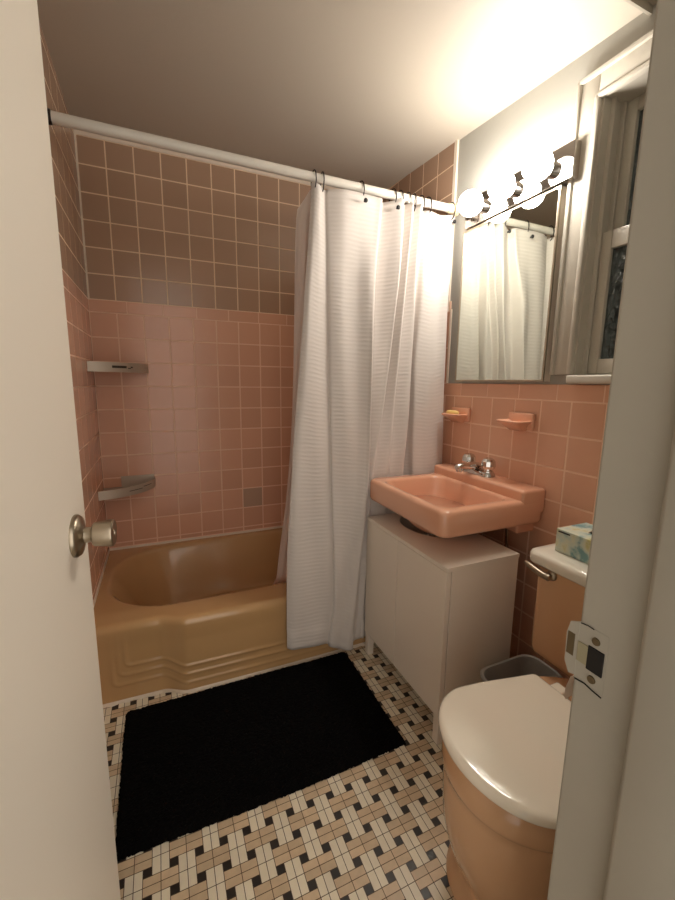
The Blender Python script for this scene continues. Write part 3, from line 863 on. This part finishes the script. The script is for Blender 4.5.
obj('tank', bm, 'toiletchina', to, smooth=True, angle=50)
bm = NB()
def tl_(i, z, r=.028): return rrect(1.190+i, 1.435, -1.9165+i, -1.394-i, r, z, 6)
rings(bm, [tl_(.012, .640), tl_(.003, .6405), tl_(0, .645), tl_(0, .664), tl_(.003, .671), tl_(.010, .6748), tl_(.03, .676)])
obj('tank_lid', bm, 'lidchina', to, smooth=True, angle=60)
bm = NB()
lathe(bm, (1.208, -1.470, .623), (-1,0,0), [(0, .0145), (.005, .0145), (.008, .012), (.010, .007), (.020, .007)], 20)
pts = [(1.189, -1.476, .621), (1.187, -1.455, .6225), (1.187, -1.43, .627), (1.188, -1.408, .632), (1.190, -1.397, .634)]
tube(bm, pts, [.009, .0088, .008, .0075, .0045], 12)
obj('flush_lever', bm, 'nickel', to, smooth=True, angle=45)

# ------------------------------------------------------------------ tissue box
tb = thing('tissue_box', 'tissue box with blue-green print on the white tank lid', 'tissue box', (1.32, -1.56, .6762))
bx0, bx1, by0, by1, bz0, bz1 = 1.246, 1.366, -1.668, -1.440, .6765, .741
bm = NB(); box(bm, bx0, bx1, by0, by1, bz0, bz1, .0012); obj('carton', bm, 'carton', tb)
bm = NB()
ov_ = lambda z, k=1.: [Vector(((bx0+bx1)/2 + k*.026*math.cos(2*PI*q/32), (by0+by1)/2 + k*.060*math.sin(2*PI*q/32), z)) for q in range(32)]
rings(bm, [ov_(bz1+.0001), ov_(bz1+.0007), ov_(bz1+.0007, .9), ov_(bz1+.0003, .9)])
o_ = obj('opening', bm, 'darkhole', tb)
bm = NB(); box(bm, bx0-.0005, bx0+.001, by1-.040, by1-.006, bz1-.009, bz1-.005)
obj('printed_strip', bm, 'black', tb)
bm = NB()
def tis(u, v):
    a = (u-.5)*1.0; h = v
    y = (by0+by1)/2 + .022 + a*.07*(1-.55*h) + .010*math.sin(u*9+h*3); x = (bx0+bx1)/2 + .016*math.sin(u*11+h*2)*(1-.4*h) - .01*h
    return (x, y, bz1 - .004 + .062*h*(1-.45*abs(2*u-1)**1.5))
grid(bm, tis, 26, 12); obj('tissue', bm, 'paper', tb, smooth=True)

# ------------------------------------------------------------------ trash bin
bm = NB()
def bi(x, z, i=0., r=.045): return rrect(1.100+x+i, 1.318-x-i, -1.472+x+i, -1.338-x-i, max(r-i, .005), z, 8)
rings(bm, [bi(.022, .001), bi(.020, .004), bi(0, .262), bi(-.006, .264), bi(-.007, .270), bi(-.004, .274), bi(.001, .272), bi(.0, .262, .003), bi(.020, .008, .003), bi(.024, .006, .003)])
tag(obj('trash_bin', bm, 'bin', smooth=True, angle=50), 'grey translucent wastebasket between the cabinet and the toilet', 'wastebasket')

# ------------------------------------------------------------------ toilet paper on the front wall, behind the jamb
hd = thing('toilet_paper_holder', 'pink paper holder on the front wall behind the door jamb', 'paper holder', (.85, YF, .72))
bm = NB(); box(bm, .885, .897, YF+.001, YF+.066, .692, .732, .004, 2); box(bm, .80, .897, YF+.0005, YF+.008, .68, .745, .003)
obj('bracket', bm, 'pinkchina', hd, smooth=True, angle=40)
bm = NB(); lathe(bm, (.795, YF+.052, .712), (1,0,0), [(0, .006), (.093, .006)], 14); obj('spindle', bm, 'white', hd, smooth=True, angle=40)
tp = thing('toilet_paper_roll', 'white toilet paper roll with hanging end, half hidden behind the jamb', 'toilet paper', (.82, YF+.052, .712))
bm = NB()
def ci(x, r): return [Vector((x, YF+.054 + r*math.cos(2*PI*k/32), .706 + r*math.sin(2*PI*k/32))) for k in range(32)]
rings(bm, [ci(.782, .015), ci(.782, .030), ci(.786, .032), ci(.872, .032), ci(.876, .030), ci(.876, .015)], loop=True)
obj('paper_roll', bm, 'paper', tp, smooth=True, angle=50)
bm = NB()
def tail(u, v):
    x = .775 + u*.105 - .004*v; z = .722 - v*.036 + .012*u*v*(1 if u < .3 else .6)
    return (x, YF+.0872 + .003*math.sin(v*4+u*3)*v + .004*v, z)
grid(bm, tail, 10, 10); obj('loose_sheet', bm, 'paper', tp, smooth=True)

# ------------------------------------------------------------------ camera, world, view
cam = bpy.data.cameras.new('camera'); co = bpy.data.objects.new('camera', cam); COL.objects.link(co)
pi_, ro, ya = .1647, .0133, .4151
cy_, sy_, cp, sp_, cr, sr = math.cos(ya), math.sin(ya), math.cos(pi_), math.sin(pi_), math.cos(ro), math.sin(ro)
fw = Vector((sy_*cp, cy_*cp, -sp_)); ri = Vector((cy_, -sy_, 0)); up = ri.cross(fw)
r2 = ri*cr + up*sr; u2 = up*cr - ri*sr
mtx = Matrix((r2, u2, -fw)).transposed().to_4x4(); mtx.translation = Vector((.26566, -2.16473, 1.12536))
co.matrix_world = mtx
cam.sensor_fit = 'HORIZONTAL'; cam.sensor_width = 36; cam.lens = 403.57*36/675
cam.clip_start = .02
S.camera = co
wd = bpy.data.worlds.new('door side fill'); S.world = wd; wd.use_nodes = True
bg = wd.node_tree.nodes['Background']; bg.inputs[0].default_value = (1, .92, .82, 1)
wn = wd.node_tree.nodes; wl = wd.node_tree.links          # added fill glow on the door side, night on the window side
wt = wn.new('ShaderNodeTexCoord'); wx = wn.new('ShaderNodeSeparateXYZ'); wl.new(wt.outputs['Generated'], wx.inputs[0])
wm = wn.new('ShaderNodeMapRange'); wm.interpolation_type = 'SMOOTHSTEP'
wm.inputs['From Min'].default_value = -.30; wm.inputs['From Max'].default_value = -.92
wm.inputs['To Min'].default_value = .012; wm.inputs['To Max'].default_value = 1.9
wl.new(wx.outputs['Y'], wm.inputs['Value']); wl.new(wm.outputs['Result'], bg.inputs[1])
S.view_settings.view_transform = 'Standard'; S.view_settings.look = 'None'
S.view_settings.exposure = 0; S.view_settings.gamma = 1; S.view_settings.use_curve_mapping = False
S.cycles.max_bounces = 10; S.cycles.diffuse_bounces = 6; S.cycles.glossy_bounces = 5; S.cycles.transmission_bounces = 8
S.cycles.sample_clamp_indirect = 6
